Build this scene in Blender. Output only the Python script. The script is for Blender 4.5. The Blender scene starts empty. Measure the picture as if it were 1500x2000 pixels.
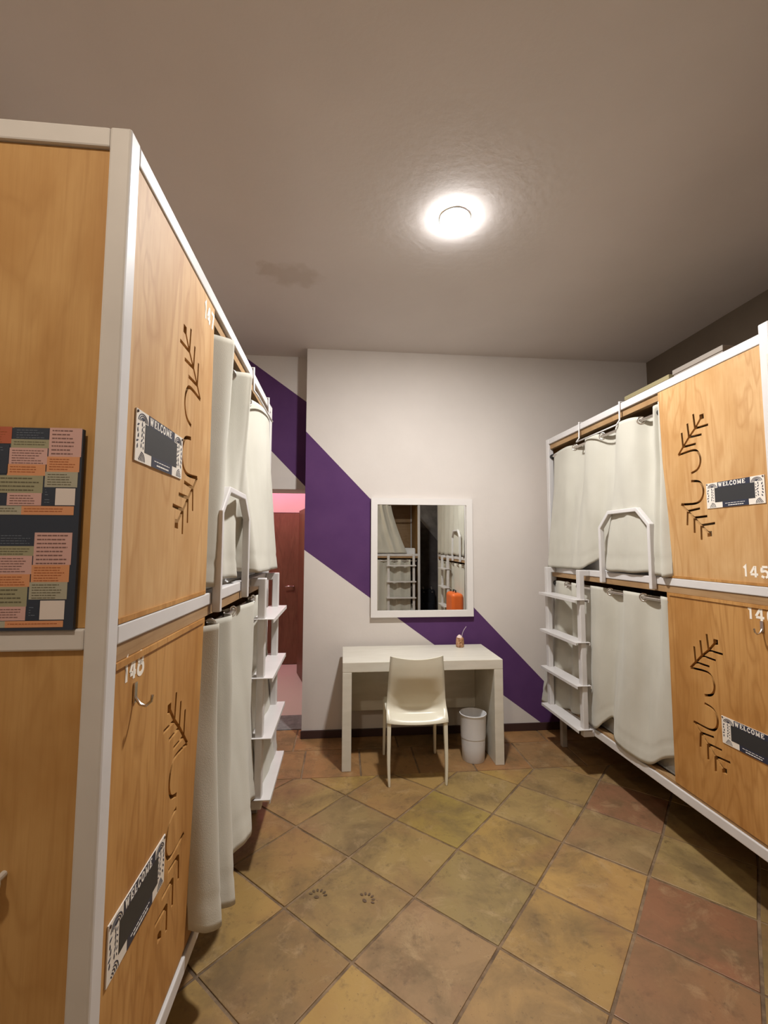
import bpy, bmesh, math, random
from mathutils import Vector, Matrix, Euler, noise as mnoise
random.seed(7)
S = bpy.context.scene
C = S.collection
PI = math.pi

# ------------------------------------------------------------------ camera
FPX = 871.4
cam_d = bpy.data.cameras.new('camera'); cam = bpy.data.objects.new('camera', cam_d); C.objects.link(cam)
cam_d.sensor_fit = 'VERTICAL'; cam_d.sensor_height = 36.0; cam_d.lens = FPX/2000*36.0
cam_d.clip_start = 0.02; cam_d.clip_end = 60
PITCH, YAW, ROLL, CH = 0.0765, 0.0916, 0.0021, 1.5815
cam.rotation_mode = 'QUATERNION'
cam.location = (0, 0, CH)
cam.rotation_quaternion = (Matrix.Rotation(-YAW, 3, 'Z') @ Matrix.Rotation(PI/2+PITCH, 3, 'X') @ Matrix.Rotation(ROLL, 3, 'Z')).to_quaternion()
S.camera = cam
# ------------------------------------------------------------------ world and exposure
W = bpy.data.worlds.new('world'); S.world = W; W.use_nodes = True
W.node_tree.nodes['Background'].inputs[0].default_value = (1, .9, .8, 1)
W.node_tree.nodes['Background'].inputs[1].default_value = 0.0
S.view_settings.view_transform = 'Standard'; S.view_settings.look = 'None'
S.view_settings.exposure = 0.15; S.view_settings.gamma = 1.0
try: S.view_settings.use_curve_mapping = False
except Exception: pass
LAMP = (0.575, 2.195, 3.315); LAMP_COL = (1.0, 0.985, 0.97); LAMP_STRENGTH = 1250
LAMP2 = (-.55, -.25, 3.315); LAMP2_COL = (1.0, .86, .68); LAMP2_STRENGTH = 420
PINK_POWER = 17; HALL_POWER = 22

# ------------------------------------------------------------------ room numbers
D = 3.854      # back wall
DR = 4.04      # recessed wall with the doorway
ZC = 3.315
XC = -0.326    # left corner of the back wall
XRW = 2.84; XLW = -1.45; YB = -2.3
XL, YL, AL = -0.4649, 0.9502, 0.0027
XR, YR, AR = 1.7540, 1.6298, 0.0181; RO = .045   # RO: offset of the right bunk's fittings

# ------------------------------------------------------------------ materials
def mat(name, col=(.8, .8, .8), rough=.5, metal=0, spec=.5, emit=None, es=0):
    m = bpy.data.materials.new(name); m.use_nodes = True
    b = m.node_tree.nodes['Principled BSDF']
    b.inputs['Base Color'].default_value = (*col, 1); b.inputs['Roughness'].default_value = rough
    b.inputs['Metallic'].default_value = metal; b.inputs['Specular IOR Level'].default_value = spec
    if emit: b.inputs['Emission Color'].default_value = (*emit, 1); b.inputs['Emission Strength'].default_value = es
    return m
class NT:
    def __init__(s, m): s.m = m; s.t = m.node_tree; s.b = s.t.nodes['Principled BSDF']; s.n = s.t.nodes.new; s.l = s.t.links.new
    def node(s, ty, **kw):
        n = s.n(ty)
        for k, v in kw.items():
            if k.startswith('i_'):
                n.inputs[k[2:].replace('_', ' ')].default_value = v
            else: setattr(n, k, v)
        return n
    def coords(s, scale=(1, 1, 1), out='Object', loc=(0, 0, 0), rot=(0, 0, 0)):
        tc = s.n('ShaderNodeTexCoord'); mp = s.n('ShaderNodeMapping'); mp.inputs['Scale'].default_value = scale
        mp.inputs['Location'].default_value = loc; mp.inputs['Rotation'].default_value = rot
        s.l(tc.outputs[out], mp.inputs[0]); return mp.outputs[0]
    def noise(s, vec, scale=5, detail=4, rough=.5, dist=0):
        n = s.n('ShaderNodeTexNoise'); n.inputs['Scale'].default_value = scale; n.inputs['Detail'].default_value = detail
        n.inputs['Roughness'].default_value = rough; n.inputs['Distortion'].default_value = dist
        s.l(vec, n.inputs['Vector']); return n.outputs['Fac']
    def ramp(s, fac, stops):
        r = s.n('ShaderNodeValToRGB'); e = r.color_ramp.elements
        while len(e) < len(stops): e.new(.5)
        for i, (p, c) in enumerate(stops): e[i].position = p; e[i].color = (*c, 1) if len(c) == 3 else c
        s.l(fac, r.inputs[0]); return r.outputs[0]
    def mix(s, fac, a, b, mode='MIX'):
        n = s.n('ShaderNodeMix'); n.data_type = 'RGBA'; n.blend_type = mode
        for sock, v in ((n.inputs[0], fac), (n.inputs[6], a), (n.inputs[7], b)):
            if hasattr(v, 'links'): s.l(v, sock)
            elif isinstance(v, (int, float)): sock.default_value = v
            else: sock.default_value = (*v, 1)
        return n.outputs[2]
    def math(s, op, a, b=0.0, c=0.0):
        n = s.n('ShaderNodeMath'); n.operation = op
        for i, v in enumerate((a, b, c)):
            if hasattr(v, 'links'): s.l(v, n.inputs[i])
            else: n.inputs[i].default_value = v
        return n.outputs[0]
    def bump(s, h, st=.2, dist=.01):
        n = s.n('ShaderNodeBump'); n.inputs['Strength'].default_value = st; n.inputs['Distance'].default_value = dist
        s.l(h, n.inputs['Height']); s.l(n.outputs[0], s.b.inputs['Normal'])
    def col(s, c): s.l(c, s.b.inputs['Base Color'])
    def rgh(s, c): s.l(c, s.b.inputs['Roughness'])

def wood(name, c1, c2, c3, seed=0, rough=.42, axis=2, knot=.35):
    m = mat(name, c1, rough+.1, spec=.3); t = NT(m)
    sc = [5.0, 5.0, 5.0]; sc[axis] = 0.9
    v = t.coords(tuple(sc), loc=(seed*1.7, seed*2.3, seed*.9))
    n1 = t.noise(v, 1.0, 3, .5, .9)
    rings = t.math('FRACT', t.math('MULTIPLY', n1, 7.0))
    rings = t.math('ABSOLUTE', t.math('SUBTRACT', rings, .5))
    sc2 = [110.0, 110.0, 110.0]; sc2[axis] = 4.0
    n2 = t.noise(t.coords(tuple(sc2)), 1.0, 3, .6)
    n3 = t.noise(t.coords((2.2, 2.2, 1.0), loc=(seed, 0, seed)), 2.0, 4, .6, .4)
    a = t.ramp(n3, [(.38, c1), (.62, c2)])
    b = t.mix(t.math('MULTIPLY', t.ramp(rings, [(.0, (1, 1, 1)), (.2, (0, 0, 0))]), knot), a, c3)
    c = t.mix(t.math('MULTIPLY', t.ramp(n2, [(.45, (0, 0, 0)), (.75, (1, 1, 1))]), .35), b, c3)
    t.col(c); t.bump(n2, .05, .002)
    return m

M = {}
M['ply'] = wood('pine_plywood', (.50, .265, .085), (.40, .19, .05), (.28, .115, .025), 1, rough=.5, knot=.45)
M['ply_pale'] = wood('pale_pine_plywood', (.56, .345, .155), (.46, .255, .095), (.36, .17, .05), 5, rough=.5, knot=.5)
M['ply_end'] = wood('end_pine_plywood', (.55, .33, .13), (.46, .25, .085), (.36, .18, .055), 9, rough=.5, knot=.3)
M['ply_in'] = wood('inner_plywood', (.38, .24, .12), (.32, .19, .085), (.23, .12, .05), 3, axis=1)
m = mat('white_steel', (.72, .69, .66), .42, spec=.4); t = NT(m)
t.col(t.ramp(t.noise(t.coords((1, 1, 1)), 7, 3), [(.3, (.58, .555, .54)), (.7, (.63, .605, .59))])); t.bump(t.noise(t.coords(), 90, 2), .02, .002); M['steel'] = m
m = mat('curtain_canvas', (.60, .585, .51), .95, spec=.1); t = NT(m)
t.col(t.ramp(t.noise(t.coords(), 3, 3), [(.3, (.47, .45, .385)), (.7, (.53, .51, .44))]))
t.bump(t.noise(t.coords(), 320, 2, .6), .25, .002); t.b.inputs['Sheen Weight'].default_value = .15; M['cloth'] = m
M['black'] = mat('black_plastic', (.012, .012, .012), .4)
M['chrome'] = mat('chrome', (.62, .58, .54), .22, 1)
m = mat('desk_lacquer', (.62, .585, .50), .4); t = NT(m)
t.col(t.ramp(t.noise(t.coords((1, 4, 4)), 5, 5), [(.3, (.59, .555, .47)), (.7, (.66, .625, .545))])); M['desk'] = m
m = mat('cream_plastic', (.70, .67, .55), .3); t = NT(m)
t.col(t.ramp(t.noise(t.coords(), 6, 2), [(.3, (.69, .655, .53)), (.7, (.73, .70, .58))])); M['chair'] = m
m = mat('white_plastic', (.66, .66, .67), .35); t = NT(m)
t.col(t.ramp(t.noise(t.coords(), 8, 2), [(.3, (.64, .64, .65)), (.7, (.69, .69, .70))])); M['bin'] = m
M['mirror'] = mat('mirror_glass', (.86, .88, .86), .0, 1)
M['frame'] = mat('mirror_frame_paint', (.72, .69, .66), .35)
M['base'] = mat('dark_brown_skirting', (.045, .022, .02), .4)
M['sheet'] = mat('white_sheet', (.72, .72, .72), .9)
M['stencil'] = mat('white_stencil_paint', (.82, .76, .66), .7)
M['navy'] = mat('navy_print', (.018, .022, .045), .5)
M['chalk'] = mat('chalkboard', (.022, .022, .024), .55)
M['signwhite'] = mat('sign_white_print', (.72, .66, .58), .5)
M['letter'] = mat('sign_lettering', (.78, .74, .68), .5)
for k, c in dict(p_pink=(.56, .35, .33), p_orange=(.60, .28, .14), p_green=(.30, .29, .19), p_navy=(.022, .032, .055), p_red=(.40, .10, .05),
                 p_white=(.66, .60, .58), p_sage=(.36, .35, .28), p_ink=(.17, .09, .085), p_inko=(.34, .10, .03), p_inkg=(.11, .10, .06), p_inkb=(.12, .15, .2)).items():
    M[k] = mat('poster_'+k[2:]+'_ink', c, .55)

# plaster
def plaster(name, c, var=.06, stripe=None, sc=2.0, sc1=(.085, .032, .115), sc2=(.10, .04, .13)):
    m = mat(name, c, .85, spec=.25); t = NT(m)
    lo = tuple(x*(1-var) for x in c); hi = tuple(min(1, x*(1+var)) for x in c)
    col = t.ramp(t.noise(t.coords(), sc, 5, .6), [(.3, lo), (.7, hi)])
    if stripe:
        tc = t.n('ShaderNodeTexCoord'); sp = t.n('ShaderNodeSeparateXYZ'); t.l(tc.outputs['Object'], sp.inputs[0])
        x, z = sp.outputs[0], sp.outputs[2]
        (x1, z1, x2, z2), (x3, z3, x4, z4) = stripe
        up = t.math('SUBTRACT', t.math('ADD', t.math('MULTIPLY', t.math('SUBTRACT', x, x1), (z2-z1)/(x2-x1)), z1), z)
        lowl = t.math('SUBTRACT', z, t.math('ADD', t.math('MULTIPLY', t.math('SUBTRACT', x, x3), (z4-z3)/(x4-x3)), z3))
        inside = t.math('MULTIPLY', t.math('GREATER_THAN', up, 0), t.math('GREATER_THAN', lowl, 0))
        pur = t.ramp(t.noise(t.coords(), 5, 3), [(.3, sc1), (.7, sc2)])
        col = t.mix(inside, col, pur)
    t.col(col); t.bump(t.noise(t.coords(), 25, 5, .6), .12, .006)
    return m
M['wall_main'] = plaster('back_wall_paint', (.64, .59, .545), .03, ((-.32, 2.567, 1.759, .411), (-.314, 1.54, 1.722, .061)))
M['wall_recess'] = plaster('recess_wall_paint', (.64, .59, .545), .03, ((-.853, 3.261, -.33, 2.887), (-.63, 2.415, -.333, 2.108)))
M['wall'] = plaster('plain_wall_paint', (.60, .55, .50), .04)
M['wall_grey'] = plaster('grey_wall_paint', (.30, .275, .26), .35, ((1.74, 2.13, 2.4, 1.36), (1.0, 0, 2.8, -.5)), 3.5, (.10, .085, .085), (.17, .15, .14))
# ceiling with a damp stain
m = plaster('ceiling_paint', (.68, .64, .62), .03); t = NT(m)
tc = t.n('ShaderNodeTexCoord')
nz = t.n('ShaderNodeTexNoise'); nz.inputs['Scale'].default_value = 9; nz.inputs['Detail'].default_value = 4; t.l(tc.outputs['Object'], nz.inputs['Vector'])
off = t.n('ShaderNodeVectorMath'); off.operation = 'MULTIPLY_ADD'; t.l(nz.outputs['Color'], off.inputs[0]); off.inputs[1].default_value = (.22, .22, 0); off.inputs[2].default_value = (-.11, -.11, 0)
ad = t.n('ShaderNodeVectorMath'); ad.operation = 'ADD'; t.l(tc.outputs['Object'], ad.inputs[0]); t.l(off.outputs[0], ad.inputs[1])
def blob(cx, cy, sx, sy):
    a = t.n('ShaderNodeMapping'); a.vector_type = 'POINT'; a.inputs['Location'].default_value = (-cx/sx, -cy/sy, 0); a.inputs['Scale'].default_value = (1/sx, 1/sy, 0)
    t.l(ad.outputs[0], a.inputs[0]); ln = t.n('ShaderNodeVectorMath'); ln.operation = 'LENGTH'; t.l(a.outputs[0], ln.inputs[0]); return ln.outputs['Value']
mk = t.math('MINIMUM', blob(-.33, 2.80, .20, .13), blob(-.47, 2.73, .12, .07))
mask = t.ramp(mk, [(.55, (1, 1, 1)), (1.02, (0, 0, 0))])
base = [l.from_socket for l in m.node_tree.links if l.to_socket == t.b.inputs['Base Color']][0]
t.col(t.mix(t.math('MULTIPLY', mask, .28), base, (.36, .28, .19)))
M['ceiling'] = m
# floor tiles
m = mat('terracotta_tiles', (.3, .2, .1), .45); t = NT(m)
at = t.n('ShaderNodeAttribute'); at.attribute_name = 'tint'
n1 = t.noise(t.coords(), 3.2, 6, .65, .4); n2 = t.noise(t.coords(), 14, 5, .7); n3 = t.noise(t.coords(loc=(4, 2, 0)), 6.5, 6, .75, .6)
c = t.mix(t.math('MULTIPLY', t.ramp(n1, [(.44, (0, 0, 0)), (.64, (1, 1, 1))]), .72), at.outputs['Color'], (.125, .080, .034))
c = t.mix(t.math('MULTIPLY', t.ramp(n3, [(.54, (0, 0, 0)), (.72, (1, 1, 1))]), .55), c, (.44, .31, .16))
c = t.mix(t.math('MULTIPLY', t.ramp(n2, [(.56, (0, 0, 0)), (.70, (1, 1, 1))]), .55), c, (.085, .05, .024))
n4 = t.noise(t.coords(loc=(9, 5, 0)), 1.7, 5, .6, .5); c = t.mix(t.math('MULTIPLY', t.ramp(n4, [(.50, (0, 0, 0)), (.68, (1, 1, 1))]), .45), c, (.23, .105, .052))
n5 = t.noise(t.coords(loc=(2, 8, 0)), 70, 3, .6); c = t.mix(t.math('MULTIPLY', t.ramp(n5, [(.66, (0, 0, 0)), (.72, (1, 1, 1))]), .6), c, (.06, .035, .02))
t.col(c); t.rgh(t.ramp(n1, [(.3, (.38, .38, .38)), (.7, (.62, .62, .62))]))
t.bump(t.math('ADD', t.math('MULTIPLY', n1, 1.0), t.math('MULTIPLY', n2, .25)), .28, .010)
M['tile'] = m
m = mat('grout', (.10, .065, .035), .8); t = NT(m)
t.col(t.ramp(t.noise(t.coords(), 9, 5, .7), [(.35, (.09, .055, .03)), (.62, (.24, .16, .09))])); M['grout'] = m
M['hall_floor'] = mat('pale_hall_tiles', (.62, .52, .47), .4)
M['sill'] = plaster('grey_stone_sill', (.19, .185, .18), .25, None, 18)
M['doorwood'] = wood('red_brown_door_wood', (.19, .085, .05), (.145, .06, .036), (.09, .034, .02), 4, rough=.35)
M['lamp'] = mat('lamp_glass', (1, 1, 1), .5, emit=LAMP_COL, es=LAMP_STRENGTH)
M['lamp2'] = mat('warm_lamp_glass', (1, 1, 1), .5, emit=LAMP2_COL, es=LAMP2_STRENGTH)
M['orange'] = mat('orange_shell', (.80, .16, .03), .35)
M['card'] = mat('grey_cardboard', (.33, .29, .25), .8)
M['card2'] = mat('tan_cardboard', (.36, .31, .17), .8)
M['dark_cloth'] = mat('dark_fabric', (.02, .022, .028), .9)
M['pot'] = None
m = mat('patterned_brown_pot', (.3, .15, .08), .5); t = NT(m)
t.col(t.ramp(t.noise(t.coords(), 60, 3), [(.4, (.22, .09, .04)), (.55, (.5, .28, .12)), (.65, (.45, .25, .2))])); M['pot'] = m
M['stem'] = mat('pale_stem', (.5, .42, .45), .5)
M['wax'] = mat('pale_wax', (.72, .55, .5), .6)

# ------------------------------------------------------------------ mesh helpers
class MB:
    """collects geometry; f maps builder coordinates to object coordinates"""
    def __init__(s, f=None): s.v = []; s.q = []; s.mi = []; s.f = f or (lambda a, b, c: (a, b, c)); s.m = 0; s.sm = False
    def add(s, vs, fs):
        o = len(s.v); s.v += [s.f(*p) for p in vs]; s.q += [tuple(i+o for i in f) for f in fs]; s.mi += [s.m]*len(fs)
    def box(s, x0, x1, y0, y1, z0, z1):
        s.add([(x, y, z) for x in (x0, x1) for y in (y0, y1) for z in (z0, z1)],
              [(0, 1, 3, 2), (4, 6, 7, 5), (0, 4, 5, 1), (2, 3, 7, 6), (0, 2, 6, 4), (1, 5, 7, 3)])
    def prism(s, poly, h0, h1, ax=0):
        """poly of (a,b) in the other two axes, extruded along axis ax"""
        def P(a, b, h): return [(h, a, b), (a, h, b), (a, b, h)][ax]
        n = len(poly)
        s.add([P(a, b, h0) for a, b in poly]+[P(a, b, h1) for a, b in poly],
              [tuple(range(n)), tuple(range(2*n-1, n-1, -1))]+[(i, (i+1) % n, n+(i+1) % n, n+i) for i in range(n)])
    def tube(s, pts, r, n=10, closed=False, rs=None):
        pts = [Vector(p) for p in pts]; N = len(pts); vs = []; fs = []
        up = Vector((0, 0, 1))
        prev = None
        for i, p in enumerate(pts):
            a = pts[(i-1) % N] if (closed or i > 0) else p; b = pts[(i+1) % N] if (closed or i < N-1) else p
            d = (b-a).normalized()
            if prev is None:
                x = d.cross(up) if abs(d.z) < .9 else d.cross(Vector((1, 0, 0)))
            else: x = prev-d*prev.dot(d)
            x.normalize(); prev = x; y = d.cross(x)
            rr = rs[i] if rs else r
            for k in range(n):
                an = 2*PI*k/n; vs.append(tuple(p+x*math.cos(an)*rr+y*math.sin(an)*rr))
        L = N if closed else N-1
        for i in range(L):
            for k in range(n):
                a = i*n+k; b = i*n+(k+1) % n; c = ((i+1) % N)*n+(k+1) % n; d = ((i+1) % N)*n+k; fs.append((a, b, c, d))
        if not closed: fs.append(tuple(range(n-1, -1, -1))); fs.append(tuple((N-1)*n+k for k in range(n)))
        s.add(vs, fs)
    def lathe(s, prof, cx=0, cy=0, n=32, ax=2):
        vs = []; fs = []
        for r, z in prof:
            for k in range(n):
                a = 2*PI*k/n; vs.append((cx+r*math.cos(a), cy+r*math.sin(a), z))
        for i in range(len(prof)-1):
            for k in range(n): fs.append((i*n+k, i*n+(k+1) % n, (i+1)*n+(k+1) % n, (i+1)*n+k))
        s.add(vs, fs)
    def build(s, name, mats, parent=None, bevel=0, smooth=False, seg=2, weld=True):
        me = bpy.data.meshes.new(name); me.from_pydata(s.v, [], s.q)
        if not isinstance(mats, (list, tuple)): mats = [mats]
        for mm in mats: me.materials.append(mm)
        me.polygons.foreach_set('material_index', s.mi)
        bm = bmesh.new(); bm.from_mesh(me)
        if weld: bmesh.ops.remove_doubles(bm, verts=bm.verts, dist=1e-6)
        bmesh.ops.recalc_face_normals(bm, faces=bm.faces); bm.to_mesh(me); bm.free()
        if smooth: me.polygons.foreach_set('use_smooth', [True]*len(me.polygons))
        o = bpy.data.objects.new(name, me); C.objects.link(o)
        if parent: o.parent = parent
        if bevel:
            b = o.modifiers.new('bevel', 'BEVEL'); b.width = bevel; b.segments = seg; b.limit_method = 'ANGLE'; b.angle_limit = .6
            b.harden_normals = False
        return o
def thing(name, label, cat, loc=(0, 0, 0), rz=0, group=None):
    o = bpy.data.objects.new(name, None); C.objects.link(o); o.location = loc; o.rotation_euler = (0, 0, rz)
    o.empty_display_size = .05
    return tag(o, label, cat, group)
def tag(o, label, cat, group=None):
    o['label'] = label; o['category'] = cat
    if group: o['group'] = group
    return o
def struct(o): o['kind'] = 'structure'; return o
def autosmooth(o, ang=.7):
    me = o.data; me.polygons.foreach_set('use_smooth', [True]*len(me.polygons))
    bm = bmesh.new(); bm.from_mesh(me)
    for e in bm.edges:
        if len(e.link_faces) == 2 and e.calc_face_angle(0) > ang: e.smooth = False
    bm.to_mesh(me); bm.free()
def ribbon(pts, w, closed=False):
    """outline polygon of a thick polyline (2-D)"""
    L = []; R = []
    n = len(pts)
    for i, (x, y) in enumerate(pts):
        a = pts[max(0, i-1)]; b = pts[min(n-1, i+1)]
        d1 = Vector((x-a[0], y-a[1])); d2 = Vector((b[0]-x, b[1]-y))
        if d1.length < 1e-9: d1 = d2
        if d2.length < 1e-9: d2 = d1
        d1.normalize(); d2.normalize(); d = (d1+d2)
        d = d.normalized() if d.length > 1e-6 else d1
        nn = Vector((-d.y, d.x)); k = 1/max(.45, abs(nn.dot(Vector((-d1.y, d1.x)))))
        L.append((x+nn.x*w/2*k, y+nn.y*w/2*k)); R.append((x-nn.x*w/2*k, y-nn.y*w/2*k))
    return L+R[::-1]
def crv(pts, n=8):
    """Catmull-Rom through points of any dimension"""
    P = [tuple(p) for p in pts]; out = []
    for i in range(len(P)-1):
        p0 = P[max(0, i-1)]; p1 = P[i]; p2 = P[i+1]; p3 = P[min(len(P)-1, i+2)]
        for k in range(n):
            t = k/n
            out.append(tuple(.5*((2*b)+(-a+c)*t+(2*a-5*b+4*c-d)*t*t+(-a+3*b-3*c+d)*t**3) for a, b, c, d in zip(p0, p1, p2, p3)))
    out.append(P[-1]); return out
# glyph strokes in a 1-high box
GL = {
 '1': (.34, [[(.05, .80), (.20, .98), (.20, .02)]]),
 '4': (.62, [[(.42, .0), (.42, 1)], [(.36, .95), (.05, .32)], [(.05, .25), (.36, .25)], [(.48, .25), (.60, .25)]]),
 '5': (.56, [[(.52, .95), (.12, .95)], [(.10, .88), (.08, .55), (.32, .60), (.50, .45), (.48, .15), (.34, .04)], [(.26, .03), (.05, .15)]]),
 '6': (.56, [[(.48, .88), (.30, .96), (.10, .75), (.07, .35), (.12, .12), (.24, .03)], [(.32, .03), (.48, .14), (.50, .38), (.32, .55), (.14, .45)]]),
 '7': (.52, [[(.02, .95), (.50, .95), (.22, .02)]]),
 '8': (.62, [[(.31, .54), (.12, .62), (.10, .84), (.31, .98), (.52, .84), (.50, .62), (.31, .54)], [(.31, .54), (.08, .42), (.06, .14), (.31, .02), (.56, .14), (.54, .42), (.31, .54)]]),
}
SL = {  # slab-serif capitals: (width, strokes(with width factor))
 'W': (1.15, [([(.15, 1), (.35, 0)], 1.2), ([(.35, 0), (.57, .95)], .6), ([(.57, .95), (.80, 0)], 1.2), ([(.80, 0), (1.0, 1)], .6), ([(0, .97), (.32, .97)], .45), ([(.45, .97), (.70, .97)], .45), ([(.86, .97), (1.15, .97)], .45)]),
 'E': (.80, [([(.20, 0), (.20, 1)], 1.3), ([(.02, .03), (.74, .03), (.74, .28)], .5), ([(.02, .97), (.72, .97), (.72, .74)], .5), ([(.2, .5), (.52, .5)], .5), ([(.52, .34), (.52, .66)], .45)]),
 'L': (.76, [([(.20, 0), (.20, 1)], 1.3), ([(.02, .03), (.70, .03), (.70, .34)], .5), ([(.02, .97), (.40, .97)], .45)]),
 'C': (.82, [(crv([(.70, .74), (.60, .93), (.40, .98), (.18, .80), (.12, .5), (.18, .2), (.40, .02), (.62, .07), (.74, .26)], 4), .95), ([(.72, .66), (.72, 1.0)], .45)]),
 'O': (.90, [(crv([(.44, .98), (.18, .82), (.12, .5), (.18, .18), (.44, .02), (.70, .18), (.76, .5), (.70, .82), (.44, .98)], 4), 1.0)]),
 'M': (1.10, [([(.16, 0), (.16, 1)], .7), ([(.16, 1), (.52, .12)], 1.1), ([(.52, .12), (.88, 1)], .7), ([(.88, 0), (.88, 1)], 1.3), ([(0, .03), (.34, .03)], .45), ([(.70, .03), (1.08, .03)], .45), ([(0, .97), (.2, .97)], .45), ([(.84, .97), (1.08, .97)], .45)]),
}
def digits(mb, txt, s0, t0, h, wd, P, d0, d1, gap=.16, xs=1.0):
    """P(s,t,d): reading direction, up, outward"""
    old = mb.f; mb.f = lambda a, b, c: old(*P(a, b, c))
    x = s0
    for ch in txt:
        w, st = GL[ch]
        for pl in st:
            pts = crv([(x+a*h*xs, t0+b*h) for a, b in pl], 4) if len(pl) > 3 and ch in '5678' else [(x+a*h*xs, t0+b*h) for a, b in pl]
            mb.prism(ribbon(pts, wd), d0, d1, 2)
        x += (w+gap)*h*xs
    mb.f = old
    return x-gap*h*xs

# ================================================================== STRUCTURE
def wallbox(name, b, mt):
    mb = MB(); mb.box(*b); return struct(mb.build(name, mt))
def wall_at(name, b, mt):   # objects keep world coordinates (object origin at the world origin) so painted stripes register
    return wallbox(name, b, mt)
wall_at('wall_back', (XC, XRW+.1, D, DR, 0, ZC), M['wall_main'])
# recessed wall with door opening x from -1.2 to XC, z to 2.09
mb = MB(); mb.box(XLW-.1, -.25, DR, DR+.33, 2.09, ZC); mb.box(-.335, .4, DR, DR+.33, 0, 2.09); mb.box(XLW-.1, -1.22, DR, DR+.33, 0, 2.09)
struct(mb.build('wall_recess', M['wall_recess'], weld=False))
wall_at('wall_right', (XRW, XRW+.12, YB, D, 0, ZC), plaster('brown_wall_paint', (.13, .098, .07), .1))
wall_at('wall_left', (XLW-.12, XLW, YB, DR, 0, ZC), M['wall'])
wall_at('wall_behind', (XLW-.12, XRW+.12, YB-.12, YB, 0, ZC), M['wall_grey'])
wall_at('ceiling', (XLW-.12, XRW+.12, YB-.12, DR+.33, ZC, ZC+.1), M['ceiling'])
# corridor beyond the doorway
wall_at('wall_hall_right', (-.20, -.10, DR+.33, 6.3, 0, 2.9), M['wall'])
wall_at('wall_hall_left', (-2.1, -2.0, DR+.33, 6.3, 0, 2.9), M['wall'])
mb = MB(); mb.box(-2.1, -1.48, 6.22, 6.34, 0, 2.9); mb.box(-1.48, -.59, 6.22, 6.34, 2.04, 2.9); mb.box(-.59, -.1, 6.22, 6.34, 0, 2.9)
struct(mb.build('wall_hall_end', M['wall'], weld=False))
wall_at('ceiling_hall', (-2.1, -.1, DR+.33, 6.34, 2.9, 3.0), M['wall'])
wall_at('floor_hall', (-2.1, -.1, DR+.33, 6.34, -.06, 0.0), M['hall_floor'])
wall_at('trim_sill', (-1.22, -.335, DR, DR+.33, -.06, .003), M['sill'])
# red-brown door in the corridor
dr = thing('door_1', 'x', 'door', (-1.46, 6.2, 0)); del dr['label']; del dr['category']; struct(dr)
mb = MB(); mb.box(0, .865, 0, .04, .005, 2.03); mb.build('door_leaf', M['doorwood'], dr, .002)
mb = MB(); mb.tube([(.80, -.0, 1.04), (.80, -.055, 1.04)], .010); mb.tube([(.80, -.052, 1.04), (.74, -.055, 1.043), (.69, -.055, 1.035)], .009)
mb.lathe([(0, 0), (.026, 0), (.026, .006), (0, .006)], 0, 0, 20)
hd = mb.build('door_handle', M['chrome'], dr, smooth=True)
# side leaf standing open in the corridor
dr2 = thing('door_2', 'x', 'door', (-.56, 5.78, 0), 0); del dr2['label']; del dr2['category']; struct(dr2)
dr2.rotation_euler = (0, 0, math.atan2(5.20-5.78, -.41+.56))
mb = MB(); mb.box(0, .60, 0, .04, .005, 2.03); mb.build('door_leaf', M['doorwood'], dr2, .002)
# skirting
mb = MB(); mb.box(XC-.008, XRW, D-.014, D, 0, .064); struct(mb.build('baseboard_back', M['base'], bevel=.003))

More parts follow.
